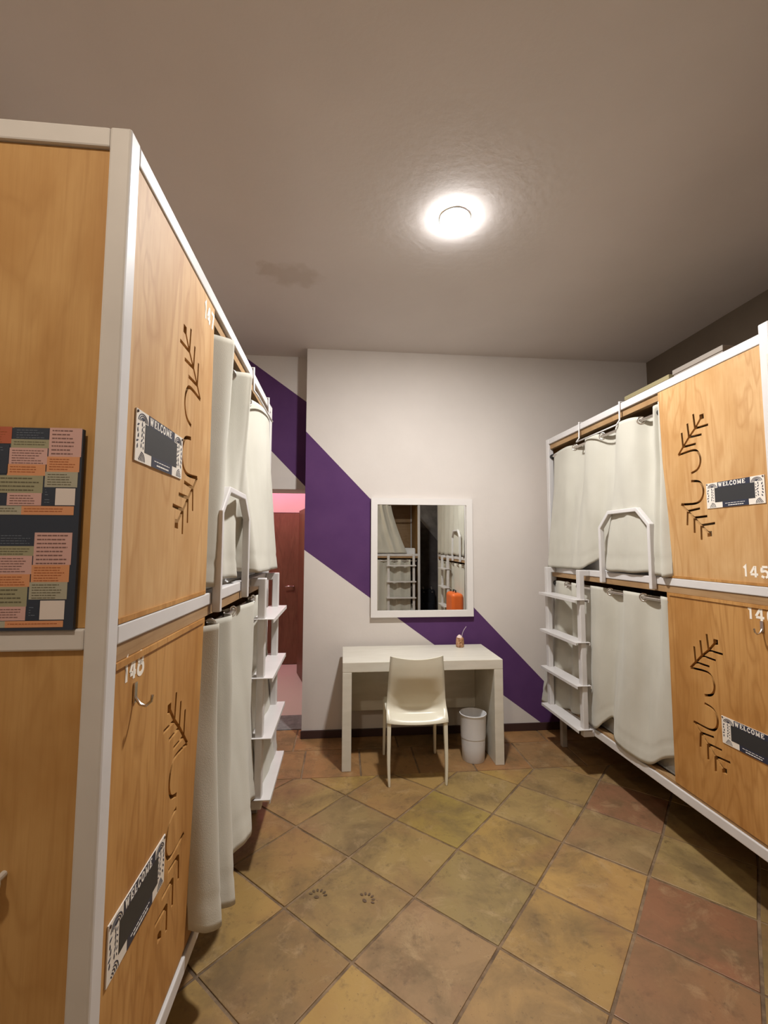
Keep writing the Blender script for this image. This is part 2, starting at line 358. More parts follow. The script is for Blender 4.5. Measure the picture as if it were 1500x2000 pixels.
# ------------------------------------------------------------------ floor: hand-made tiles, diagonal field and a straight border
def floor_mesh():
    bm = bmesh.new(); cl = bm.loops.layers.float_color.new('tint')
    s, th, ox, oy = .4064, .8048, .0418, 2.4052
    c, sn = math.cos(th), math.sin(th)
    rnd = random.Random(11)
    pal = [(.30, .19, .065), (.32, .20, .065), (.28, .19, .068), (.34, .215, .062), (.31, .19, .07), (.275, .18, .064), (.31, .175, .066)]
    fixed = {(1, -4): (.26, .12, .06), (2, -4): (.30, .205, .078), (3, -2): (.29, .19, .075), (1, -3): (.36, .22, .07), (0, -2): (.27, .19, .07), (0, -3): (.35, .215, .07), (-1, -2): (.28, .175, .08), (3, -3): (.26, .125, .065),
             (1, -1): (.30, .21, .055), (0, -4): (.24, .13, .06), (-2, -1): (.25, .155, .06), (0, 0): (.26, .18, .075), (2, -3): (.27, .18, .08)}
    jit = {}
    def corner(i, j):
        if (i, j) not in jit: jit[(i, j)] = (rnd.uniform(-.006, .006), rnd.uniform(-.006, .006))
        a, b = jit[(i, j)]
        return Vector((ox+s*(i*c-j*sn)+a, oy+s*(i*sn+j*c)+b, 0))
    def tile(q, col, g=.0042, bev=.006, dz=0):
        ctr = sum(q, Vector())/len(q)
        base = []; top = []; n = len(q)
        for p in q:
            d = (p-ctr); L = d.length
            base.append(bm.verts.new(ctr+d*(1-g*1.3/L)+Vector((0, 0, -.012)))); top.append(bm.verts.new(ctr+d*(1-(g*1.3+bev)/L)+Vector((0, 0, dz))))
        mid = [bm.verts.new(b.co*.35+t_.co*.65+Vector((0, 0, .0035))) for b, t_ in zip(base, top)]
        fs = [bm.faces.new(top)]
        for k in range(n):
            fs.append(bm.faces.new((base[k], base[(k+1) % n], mid[(k+1) % n], mid[k]))); fs.append(bm.faces.new((mid[k], mid[(k+1) % n], top[(k+1) % n], top[k])))
        for f in fs:
            for l in f.loops: l[cl] = (*col, 1)
    YBOR = 3.21
    for i in range(-14, 16):
        for j in range(-14, 14):
            q = [corner(i, j), corner(i+1, j), corner(i+1, j+1), corner(i, j+1)]
            if min(p.y for p in q) > YBOR-.02 or max(p.y for p in q) < YB or min(p.x for p in q) > XRW or max(p.x for p in q) < XLW: continue
            # clip to y < YBOR
            out = []
            for k in range(4):
                a, b = q[k], q[(k+1) % 4]
                if a.y <= YBOR: out.append(a)
                if (a.y <= YBOR) != (b.y <= YBOR): t_ = (YBOR-a.y)/(b.y-a.y); out.append(a.lerp(b, t_))
            if len(out) < 3: continue
            area = abs(sum(out[k].x*out[(k+1) % len(out)].y-out[(k+1) % len(out)].x*out[k].y for k in range(len(out))))/2
            if area < .004: continue
            col = fixed.get((i, j), rnd.choice(pal)) if True else 0; k = rnd.uniform(.9, 1.1)
            tile(out, tuple(v*k for v in col), dz=rnd.uniform(-.001, .001))
    x = XLW-.1; r = 0
    cols = [(.30, .15, .055), (.27, .15, .06), (.29, .16, .06), (.25, .15, .06)]
    for yy0, yy1 in ((YBOR, 3.63), (3.63, DR)):
        x = XLW-.05-(.1 if r else 0)
        while x < XRW:
            w = .41
            tile([Vector((x, yy0, 0)), Vector((x+w, yy0, 0)), Vector((x+w, yy1, 0)), Vector((x, yy1, 0))], cols[rnd.randrange(4)]); x += w
        r += 1
    # dog paw marks pressed into one tile
    def mark(x, y, rx, ry, a):
        vs = [bm.verts.new((x+math.cos(a)*rx*math.cos(q*PI/5)-math.sin(a)*ry*math.sin(q*PI/5), y+math.sin(a)*rx*math.cos(q*PI/5)+math.cos(a)*ry*math.sin(q*PI/5), .0016)) for q in range(10)]
        f = bm.faces.new(vs)
        for l in f.loops: l[cl] = (.05, .03, .015, 1)
    for cx, cy, a in ((-.10, 2.165, -.4), (.115, 2.125, -1.0)):
        for k in range(6): mark(cx+.036*math.cos(a+.5+k*.5), cy+.036*math.sin(a+.5+k*.5), .009, .0055, a+.5+k*.55)
        mark(cx-.004, cy-.004, .012, .008, a)
    bmesh.ops.recalc_face_normals(bm, faces=bm.faces)
    me = bpy.data.meshes.new('floor'); 
    bm.faces.ensure_lookup_table()
    for f in bm.faces:
        if f.normal.z < -.5: f.normal_flip()
    # grout bed
    vs = [bm.verts.new(p) for p in ((XLW-.12, YB, -.004), (XRW+.1, YB, -.004), (XRW+.1, DR, -.004), (XLW-.12, DR, -.004), (XLW-.12, YB, -.06), (XRW+.1, YB, -.06), (XRW+.1, DR, -.06), (XLW-.12, DR, -.06))]
    for q in ((0, 1, 2, 3), (7, 6, 5, 4), (0, 4, 5, 1), (1, 5, 6, 2), (2, 6, 7, 3), (3, 7, 4, 0)):
        f = bm.faces.new([vs[k] for k in q]); f.material_index = 1
    bm.to_mesh(me); bm.free(); me.materials.append(M['tile']); me.materials.append(M['grout'])
    o = bpy.data.objects.new('floor', me); C.objects.link(o); return struct(o)
floor_mesh()

# ================================================================== BUNK BEDS
ZT = 2.487; PW = .045; LEN = 1.985; DEP = .93
CARVE = []
def carve_strokes():
    st = [[(.330, 2.218), (.371, 2.173), (.412, 2.138), (.453, 2.097), (.488, 2.061)],
          crv([(.488, 2.061), (.39, 2.067), (.357, 2.045), (.348, 2.005), (.366, 1.968), (.409, 1.952)], 5),
          crv([(.412, 1.913), (.362, 1.902), (.340, 1.862), (.352, 1.818), (.392, 1.798), (.484, 1.801)], 5),
          [(.484, 1.801), (.444, 1.763), (.404, 1.727), (.364, 1.687), (.320, 1.647)]]
    for (a, b) in (((.371, 2.173), (.378, 2.249)), ((.412, 2.138), (.418, 2.211)), ((.453, 2.097), (.458, 2.173)),
                   ((.371, 2.173), (.292, 2.172)), ((.412, 2.138), (.333, 2.134)), ((.453, 2.097), (.371, 2.096)),
                   ((.444, 1.763), (.366, 1.771)), ((.404, 1.727), (.325, 1.730)), ((.364, 1.687), (.283, 1.694)),
                   ((.444, 1.763), (.450, 1.691)), ((.404, 1.727), (.406, 1.651)), ((.364, 1.687), (.366, 1.616))):
        st.append([a, b])
    return st
def carved_panel(name, V, u0, u1, z0, z1, uo, zo, parent, mt):
    d0, d1 = -.024, -.006
    mb = MB(V); mb.box(d0, d1, u0, u1, z0, z1); me_o = mb.build(name, mt, parent)
    cut = MB(V)
    for s in carve_strokes():
        cut.prism(ribbon([(a+uo, b+zo) for a, b in s], .0115), d0-.01, d1+.01, 0)
    for (a, b) in ((.328, 2.221), (.317, 1.644)):
        cut.prism([(a+uo-.019, b+zo), (a+uo, b+zo-.015), (a+uo+.019, b+zo), (a+uo, b+zo+.015)] if False else
                  [(a+uo-.013, b+zo-.012), (a+uo+.013, b+zo-.014), (a+uo+.012, b+zo+.013), (a+uo-.013, b+zo+.013)], d0-.01, d1+.01, 0)
    co = cut.build('cutter', mt, None)
    bo = me_o.modifiers.new('b', 'BOOLEAN'); bo.object = co; bo.operation = 'DIFFERENCE'; bo.solver = 'EXACT'; bo.use_self = True
    sv = me_o.parent; me_o.parent = None
    dg = bpy.context.evaluated_depsgraph_get(); dg.update()
    nm = bpy.data.meshes.new_from_object(me_o.evaluated_get(dg)); me_o.modifiers.clear()
    if len(nm.polygons) > 20: me_o.data = nm
    me_o.parent = sv
    bpy.data.objects.remove(co, do_unlink=True)
    return me_o

def bunk(loc, rz, sg, label, pan=(0, .615), lad=(1.34, 1.865), loop=(.69, 1.16), numbers=None, poff=0.0, panels=True, hook=None, lmt='ply', umt='ply', carve=True):
    V = lambda d, u, z: (sg*d, u, z)
    r = thing('bunk_bed', label, 'bunk bed', loc, rz, None)
    st = M['steel']
    # posts
    for u in (0, LEN-PW):
        for d in (-PW, -DEP):
            mb = MB(V); mb.box(d, d+PW, u, u+PW, .285, ZT); mb.build('post', st, r, .005)
            mb = MB(V); mb.box(d-.02 if d > -.5 else d+.03, d+.02 if d > -.5 else d+.07, u+.02 if u == 0 else u-.06, u+.06 if u == 0 else u-.02, 0, .285); mb.build('foot', M['card'], r, .003)
    # rails along the front and back
    for nm, z0, z1 in (('top_rail', ZT-.046, ZT-.001), ('middle_rail', 1.374, 1.416), ('bottom_rail', .286, .335)):
        for d in (-PW+.001, -DEP+.001):
            mb = MB(V); mb.box(d, d+PW-.002, PW, LEN-PW, z0, z1); mb.build(nm, st, r, .004)
        for u in (.001, LEN-PW+.001):
            mb = MB(V); mb.box(-DEP+PW, -PW, u, u+PW-.002, z0, z1); mb.build('end_'+nm, st, r, .004)
    # boards
    mb = MB(V); mb.box(-DEP+.01, -.008, .01, LEN-.01, 2.442, 2.456) if False else mb.box(-DEP+PW, -PW-.001, PW, LEN-PW, 2.415, 2.433); mb.box(-PW-.001, -.016, PW+.001, LEN-PW-.001, 2.40, 2.4395); mb.build('roof_board', M['ply_in'], r)
    mb = MB(V); mb.box(-DEP+PW, -.006, PW+.001, LEN-PW-.001, 1.338, 1.373); mb.box(-DEP+PW, -PW-.002, PW+.001, LEN-PW-.001, 1.373, 1.392); mb.build('bed_base', M['ply_in'], r)
    mb = MB(V); mb.box(-DEP+PW, -PW-.002, PW+.001, LEN-PW-.001, .30, .325); mb.box(-PW-.002, -.01, PW+.001, LEN-PW-.001, .336, .352); mb.build('bed_base', M['ply_in'], r)
    mb = MB(V); mb.box(-DEP+.012, -DEP+.026, PW, LEN-PW, .336, 1.337); mb.box(-DEP+.012, -DEP+.026, PW, LEN-PW, 1.417, 2.414); mb.build('back_board', M['ply_in'], r, weld=False)
    for u, nm in ((.010, 'end_panel'), (LEN-.024, 'end_panel')):
        mb = MB(V); mb.box(-DEP+PW+.001, -PW-.001, u, u+.014, 1.417, ZT-.047); mb.build(nm, M['ply_end'], r)
        mb = MB(V); mb.box(-DEP+PW+.001, -PW-.001, u, u+.014, .336, 1.373); mb.build(nm, M['ply_end'], r)
    # front panels with the cut-out branches
    p0, p1 = pan
    uu0 = max(p0, PW+.001); uu1 = max(p1+poff, uu0+.01)
    for lo, hi, zo, mk, du in ((1.417, ZT-.047, 0, umt, 0), (.353, 1.337, -1.087, lmt, -.012)):
        if not panels: continue
        if carve: pn = carved_panel('carved_panel', V, uu0, uu1, lo, hi, poff+p0+du, zo, r, M[mk])
        else: mb = MB(V); mb.box(-.024, -.006, uu0, uu1, lo, hi); pn = mb.build('front_panel', M[mk], r)
        if numbers and zo == 0: npn = pn
        elif numbers:
            for which, host in ((0, npn), (1, pn)):
                txt, s0, t0, h = numbers[which]
                mb = MB(V); P = (lambda s, t_, d: (d, s, t_)) if sg > 0 else (lambda s, t_, d: (d, -s, t_))
                digits(mb, txt, s0 if sg > 0 else -s0, t0, h, h*.20, P, -.0062, -.0052, .17, .95 if sg > 0 else 1.3)
                mb.build('stencil_number', M['stencil'], host, weld=False)
    # light battens seen along the panel edges
    if panels: mb = MB(V); mb.box(-.0055, -.001, uu0, uu1-.02, 1.417, 1.429); mb.box(-.0055, -.001, uu0, uu1-.02, 1.322, 1.336); mb.build('batten', M[lmt], r, weld=False)
    if hook:
        u, z = hook; hv = 1 if sg > 0 else -1
        mb = MB(V); mb.box(-.0055, -.002, u-.007, u+.007, z, z+.045)
        mb.tube([(-.003, u, z+.012), (.008, u, z-.004), (.020, u, z-.008), (.032, u, z+.002), (.034, u, z+.016)], .0035, 8)
        autosmooth(mb.build('coat_hook', M['chrome'], r))
    # guard loop on the upper bunk
    a, b = loop
    mid = [(a, 1.345), (a, 1.705), (a+.10, 1.80), (b-.10, 1.80), (b, 1.705), (b, 1.345)]
    mb = MB(V); mb.prism(ribbon(mid, .024), .001, .032, 0); mb.build('guard_loop', st, r, .004)
    # ladder
    a, b = lad
    ld = bpy.data.objects.new('ladder', None); C.objects.link(ld); ld.parent = r
    for u in (a, b-.045):
        mb = MB(V); mb.prism([(.0, 1.416), (.078, 1.416), (.078, .283), (.0, .283), (.0, .325), (.040, .325), (.040, 1.374), (.0, 1.374)], u, u+.045, 1)
        mb.build('upright', st, ld, .005)
    for k in range(4):
        z = 1.212-k*.292
        mb = MB(V)
        mb.prism([(.018, z-.004), (.122, z-.004), (.122, z-.016), (.116, z-.016), (.116, z), (.024, z), (.024, z-.016), (.018, z-.016)][:0] or
                 [(.018, z), (.124, z), (.124, z-.020), (.119, z-.020), (.119, z-.004), (.023, z-.004), (.023, z-.020), (.018, z-.020)], a-.012, b+.012, 1)
        mb.build('tread', st, ld, .0008)
    # curtain rods
    for z in (2.335, 1.285):
        mb = MB(V); mb.tube([(-.03, uu1-.03 if p0 == 0 else PW, z), (-.03, LEN-PW, z)], .011, 14); autosmooth(mb.build('curtain_rod', M['chrome'], r))
        for ua, ub in ((uu1+.006, uu1+.022), (LEN-PW-.016, LEN-PW)):
            mb = MB(V); mb.tube([(-.03, ua, z), (-.03, ub, z)], .020, 14); mb.build('rod_bracket', M['black'], r)
    return r, V

def curtain(root, V, label, tops, bots, rod_z, n=9, rows=44, hem=True, group=None, ease=1.3, wr=.004, seed=0):
    T = crv(tops, n); B = crv(bots, n); K = len(T); vs = []; fs = []
    m_ = min(len(T), len(B)); T = T[:m_]; B = B[:m_]; K = m_
    for j in range(rows+1):
        t_ = j/rows; e = t_**ease
        for i in range(K):
            a, b = T[i], B[i]
            d = a[0]*(1-e)+b[0]*e; u = a[1]*(1-e)+b[1]*e; z = a[2]*(1-t_)+b[2]*t_
            q = mnoise.noise(Vector((u*7+seed, z*2.2, seed*3.1)))*wr*1.6+mnoise.noise(Vector((u*22+seed, z*6, seed)))*wr*.5
            d += q*min(1, t_*3)+mnoise.noise(Vector((u*11+seed*5, z*.7, seed+9)))*.016*min(1, t_*2.5)*(1-.6*t_)
            if hem and abs(t_-.90) < .012: d -= .0025
            vs.append((d, u, z))
    for j in range(rows):
        for i in range(K-1):
            a = j*K+i; fs.append((a, a+1, a+K+1, a+K))
    mb = MB(V); mb.add(vs, fs); o = mb.build('curtain', M['cloth'], None, smooth=True)
    o.location = root.location; o.rotation_euler = root.rotation_euler
    so = o.modifiers.new('thick', 'SOLIDIFY'); so.thickness = .0022; so.offset = 0
    tag(o, label, 'curtain', 'canvas curtains hung on the bunks')
    # grommets where the cloth crosses the rod
    prev = None
    for i in range(1, K):
        a, b = T[i-1], T[i]
        if (a[0]+.03)*(b[0]+.03) < 0 and abs(a[1]-b[1]) < .2:
            k = (-.03-a[0])/(b[0]-a[0]+1e-9); u = a[1]+(b[1]-a[1])*k
            if prev is not None and abs(u-prev) < .05: continue
            prev = u
            dv = Vector((b[0]-a[0], b[1]-a[1], 0)).normalized(); nrm = Vector((-dv.y, dv.x, 0))
            c = Vector((-.03, u, rod_z)); pts = [tuple(c+dv*math.cos(q*PI/8)*.022+Vector((0, 0, 1))*math.sin(q*PI/8)*.022) for q in range(16)]
            g = MB(V); g.tube(pts, .0045, 8, closed=True); g.build('grommet', M['chrome'], o, smooth=True)
    return o
def wave(u0, u1, z, A=.045, n=4, d0=-.03, ph=0, dz=0.0):
    """top edge as a pleat wave around the rod"""
    out = []; N = n*4
    for i in range(N+1):
        t_ = i/N; out.append((d0+A*math.cos(2*PI*n*t_+ph), u0+(u1-u0)*t_, z+dz*math.cos(2*PI*n*t_+ph)))
    return out
def resamp(pts, N):
    """resample control polyline to N points by index"""
    c = crv(pts, 12); return [c[int(round(i*(len(c)-1)/(N-1)))] for i in range(N)]

# ---- left bunk
LB, LV = bunk((XL, YL, 0), AL, 1, 'white-framed plywood bunk bed on the left, numbered 147 and 148, posters on its end',
              numbers=(('147', .552, 2.352, .060), ('148', .092, 1.281, .052)), poff=.05, lad=(1.40, 1.91), loop=(.725, 1.195), hook=(.145, 1.225), umt='ply_pale')
mb = MB(LV); mb.tube([(-.17, .012, .96), (-.17, -.02, .96)], .006); mb.lathe([(0, 0), (0, 0)], 0, 0, 3) if False else None
mb.build('knob_stem', M['steel'], LB)
mb = MB(lambda x, y, z: (x-.172, -.012-z, y+.96)); mb.lathe([(.001, .0), (.010, .0), (.016, .006), (.016, .012), (.010, .018), (.001, .019)], n=20); mb.build('knob', M['sheet'], LB, smooth=True)
# ---- right bunk
RB, RV = bunk((XR, YR, 0), AR, -1, 'white-framed plywood bunk bed on the right, numbered 145 and 146',
              numbers=(('145', .195, 1.452, .048), ('146', .185, 1.271, .052)), poff=RO, lad=(1.385, 1.91), loop=(.735, 1.205), hook=(.121, 1.225), umt='ply_pale')
RF = lambda d, u, z: RV(d, u+RO, z)
# ---- second bunk of the right row, beside the camera (seen in the mirror)
R2, R2V = bunk((XR-.035, YR-LEN-.012, 0), AR, -1, 'white bunk bed behind the orange suitcase, seen only in the mirror', pan=(0, .03), lad=(.66, 1.14), loop=(1.27, 1.74), carve=False, panels=False)
# ---- bunk behind the camera, facing the mirror
BB, BV = bunk((-.545, -.60, 0), -PI/2, -1, 'white bunk bed facing the room from behind, filling the left half of the mirror', lad=(1.36, 1.875), loop=(.69, 1.16), carve=False)
for b in (LB, RB, R2, BB): b['group'] = 'bunk beds around the dormitory'

# ---- curtains
G = 'canvas curtains hung on the bunks'
N = 17
topLU = [(-.06, .62, 2.34), (-.02, .665, 2.35), (.035, .725, 2.36), (.045, .752, 2.36), (.0, .80, 2.355), (-.07, .93, 2.345), (-.065, .985, 2.345), (-.01, 1.025, 2.352), (.040, 1.062, 2.36), (.045, 1.085, 2.36),
         (-.02, 1.17, 2.355), (-.07, 1.30, 2.345), (-.04, 1.37, 2.35), (-.005, 1.46, 2.355), (.014, 1.58, 2.36), (.018, 1.74, 2.36), (-.01, 1.90, 2.35)]
botLU = [(-.05, .62, 1.445), (-.02, .66, 1.44), (.012, .72, 1.435), (-.01, .82, 1.44), (-.03, .92, 1.445), (-.02, 1.02, 1.445), (.0, 1.10, 1.44), (-.02, 1.16, 1.445), (-.06, 1.20, 1.46),
         (-.03, 1.25, 1.46), (.050, 1.32, 1.45), (.055, 1.42, 1.448), (.060, 1.52, 1.446), (.062, 1.62, 1.445), (.060, 1.72, 1.445), (.065, 1.80, 1.445), (.070, 1.88, 1.445)]
curtain(LB, LV, 'off-white curtain over the upper berth of the left bunk, tucked behind the guard loop', topLU, botLU, 2.335, seed=1)
topLL = [(-.06, .62, 1.30), (-.02, .645, 1.305), (.030, .675, 1.31), (.032, .69, 1.31), (-.02, .74, 1.305), (-.05, .79, 1.30), (.0, .83, 1.305), (.032, .865, 1.31), (.025, .90, 1.31),
         (-.05, 1.04, 1.30), (-.05, 1.12, 1.30), (.0, 1.22, 1.305), (.032, 1.33, 1.31), (.0, 1.42, 1.305), (-.05, 1.56, 1.30), (.0, 1.72, 1.305), (-.03, 1.92, 1.30)]
botLL = [(.000, .57, .40), (.050, .585, .375), (.085, .625, .36), (.070, .66, .365), (.028, .69, .38), (.045, .71, .35), (.090, .76, .32), (.090, .80, .315), (.040, .86, .35),
         (.045, .94, .37), (.088, 1.02, .375), (.092, 1.09, .37), (.045, 1.20, .39), (.040, 1.34, .36), (.060, 1.50, .32), (.075, 1.80, .30), (.07, 2.05, .30)]
curtain(LB, LV, 'long off-white curtain over the lower berth of the left bunk, hanging outside the frame', topLL, botLL, 1.285, seed=2)
topRU = [(-.03, .600, 2.385), (-.005, .615, 2.39), (-.035, .635, 2.39), (-.005, .655, 2.375), (-.055, .70, 2.35), (-.065, .76, 2.35), (.0, .82, 2.36), (.018, .92, 2.36), (-.01, 1.0, 2.352), (-.06, 1.06, 2.345),
         (-.055, 1.14, 2.345), (.0, 1.22, 2.355), (.01, 1.32, 2.355), (-.055, 1.42, 2.345), (-.045, 1.50, 2.35), (.0, 1.60, 2.355), (-.03, 1.86, 2.35)]
botRU = [(-.01, .56, 1.425), (.02, .60, 1.415), (.0, .64, 1.42), (.01, .68, 1.425), (-.03, .71, 1.435), (.0, .76, 1.435), (.02, .86, 1.425), (.015, .98, 1.425), (.02, 1.10, 1.425), (-.02, 1.18, 1.46),
         (-.04, 1.25, 1.50), (.0, 1.33, 1.46), (.02, 1.42, 1.42), (.02, 1.52, 1.418), (.015, 1.62, 1.415), (.03, 1.74, 1.415), (.04, 1.87, 1.415)]
curtain(RB, RF, 'off-white curtain over the upper berth of the right bunk, hem bunched behind the guard loop', topRU, botRU, 2.335, seed=3, wr=.007)
topRL = [(-.04, .60, 1.30), (.0, .62, 1.31), (-.005, .66, 1.31), (-.05, .72, 1.30), (-.05, .80, 1.30), (.0, .88, 1.31), (.0, .97, 1.31), (-.05, 1.04, 1.30), (-.05, 1.12, 1.30), (.0, 1.20, 1.31),
         (.0, 1.32, 1.31), (-.05, 1.42, 1.30), (-.05, 1.50, 1.30), (.0, 1.58, 1.31), (-.05, 1.66, 1.30), (.0, 1.76, 1.31), (-.03, 1.89, 1.30)]
botRL = [(-.06, .56, .50), (-.03, .62, .47), (-.01, .70, .43), (.0, .78, .365), (.01, .86, .345), (.015, .95, .34), (.012, 1.04, .345), (.0, 1.12, .37), (-.03, 1.17, .47), (.0, 1.22, .43),
         (.02, 1.29, .36), (.0, 1.38, .345), (-.02, 1.50, .36), (.01, 1.60, .35), (-.01, 1.68, .35), (.03, 1.80, .31), (.05, 2.03, .29)]
curtain(RB, RF, 'off-white curtain over the lower berth of the right bunk, hem pulled up beside the ladder', topRL, botRL, 1.285, seed=4, wr=.007)
# curtains seen in the mirror
def plain_curtain(root, V, label, u0, u1, zt, zb, n, A, seed, db=.0, ub=None):
    tp = wave(u0, u1, zt, A, n); k = len(tp); ub = ub or (u0, u1)
    bt = [(db+A*.5*math.cos(2*PI*n*i/(k-1)+.7), ub[0]+(ub[1]-ub[0])*i/(k-1), zb+.01*math.sin(i*1.3)) for i in range(k)]
    return curtain(root, V, label, tp, bt, zt-.02, n=4, rows=20, seed=seed)
# draped upper curtain: swag between two gathered tops
topB = [(-.02, .62, 2.33), (.0, .72, 2.32), (.0, .80, 2.26), (.0, .88, 2.18), (.01, .95, 2.20), (.01, 1.04, 2.30), (.0, 1.12, 2.345), (-.04, 1.20, 2.345), (.0, 1.26, 2.345), (-.04, 1.30, 2.34), (-.02, 1.36, 2.34), (-.04, 1.44, 2.33)]
botB = [(.0, .62, 1.43), (.01, .74, 1.43), (.01, .86, 1.43), (.0, .98, 1.43), (.01, 1.08, 1.43), (.02, 1.20, 1.43), (.01, 1.32, 1.43), (-.02, 1.42, 1.43), (.02, 1.50, 1.43), (-.01, 1.58, 1.43), (.01, 1.66, 1.43), (-.02, 1.74, 1.43)]
curtain(BB, BV, 'off-white curtain sagging over the upper berth, reflected at the top left of the mirror', topB, botB, 2.335, seed=6)
plain_curtain(BB, BV, 'off-white curtain behind a ladder, reflected at the lower left of the mirror', .62, 1.80, 1.31, .36, 6, .035, 7)
plain_curtain(R2, R2V, 'off-white curtain over the upper berth, reflected at the top right of the mirror', .08, 1.95, 2.35, 1.43, 6, .035, 8)
plain_curtain(R2, R2V, 'off-white curtain behind the orange suitcase, reflected at the right of the mirror', .08, 1.95, 1.31, .36, 6, .035, 9)

# ---- mattresses
def mattress(root, V, z, label, group=None):
    mb = MB(V)
    prof = []
    d0, d1 = -DEP+PW+.02, -PW-.03
    h = .13
    mb.box(d0, d1, PW+.03, LEN-PW-.03, z, z+h)
    o = mb.build('mattress', M['sheet'], None, .03, seg=4); o.location = root.location; o.rotation_euler = root.rotation_euler
    pp = MB(V)
    for zz in (z+.02, z+h-.02):
        pp.tube([(d1+.001, PW+.05, zz), (d1+.001, LEN-PW-.05, zz)], .006, 8)
    pp.build('piping', M['sheet'], o, weld=False)
    tag(o, label, 'mattress', 'mattresses on the berths')
mattress(LB, LV, 1.393, 'white mattress on the upper berth of the left bunk')
mattress(LB, LV, .327, 'white mattress on the lower berth of the left bunk')
mattress(RB, RV, 1.393, 'white mattress on the upper berth of the right bunk, glimpsed under the curtain hem')
mattress(RB, RV, .327, 'white mattress on the lower berth of the right bunk, glimpsed beside its carved panel')
mattress(BB, BV, 1.393, 'white mattress on the upper berth reflected at the left of the mirror')
mattress(BB, BV, .327, 'white mattress on the lower berth reflected at the left of the mirror')
# folded blanket stack visible at the lower right berth
mb = MB(RV)
for k in range(3):
    mb.box(-.30, -.065-.012*k, .45, 1.02, .461+k*.018, .477+k*.018)
o = mb.build('blanket', M['sheet'], None, .007, seg=3, weld=False); o.location = RB.location; o.rotation_euler = RB.rotation_euler
tag(o, 'folded white blanket on the lower right berth, showing between curtain and carved panel', 'blanket')

# ---- over-rail towel racks
def towel_rack(root, V, u0, u1, label):
    mb = MB(V); r_ = .0042
    for u in (u0, u1):
        mb.tube([(-.058, u, ZT-.03), (-.058, u, ZT+.006), (.006, u, ZT+.006), (.008, u, 2.375), (.030, u, 2.345)], r_*1.3, 8)
    mb.tube([(.030, u0, 2.345), (.030, u1, 2.345)], r_*1.2, 8)
    o = mb.build('towel_rack', M['steel'], None, smooth=True, weld=False); o.location = root.location; o.rotation_euler = root.rotation_euler
    tag(o, label, 'towel rack', 'wire towel racks on the top rails')
towel_rack(RB, RF, .935, 1.405, 'white wire towel rack hooked over the top rail of the right bunk')
towel_rack(LB, LV, 1.33, 1.80, 'white wire towel rack hooked over the top rail of the left bunk')
towel_rack(BB, BV, 1.37, 1.82, 'white wire towel rack at the top left of the mirror')

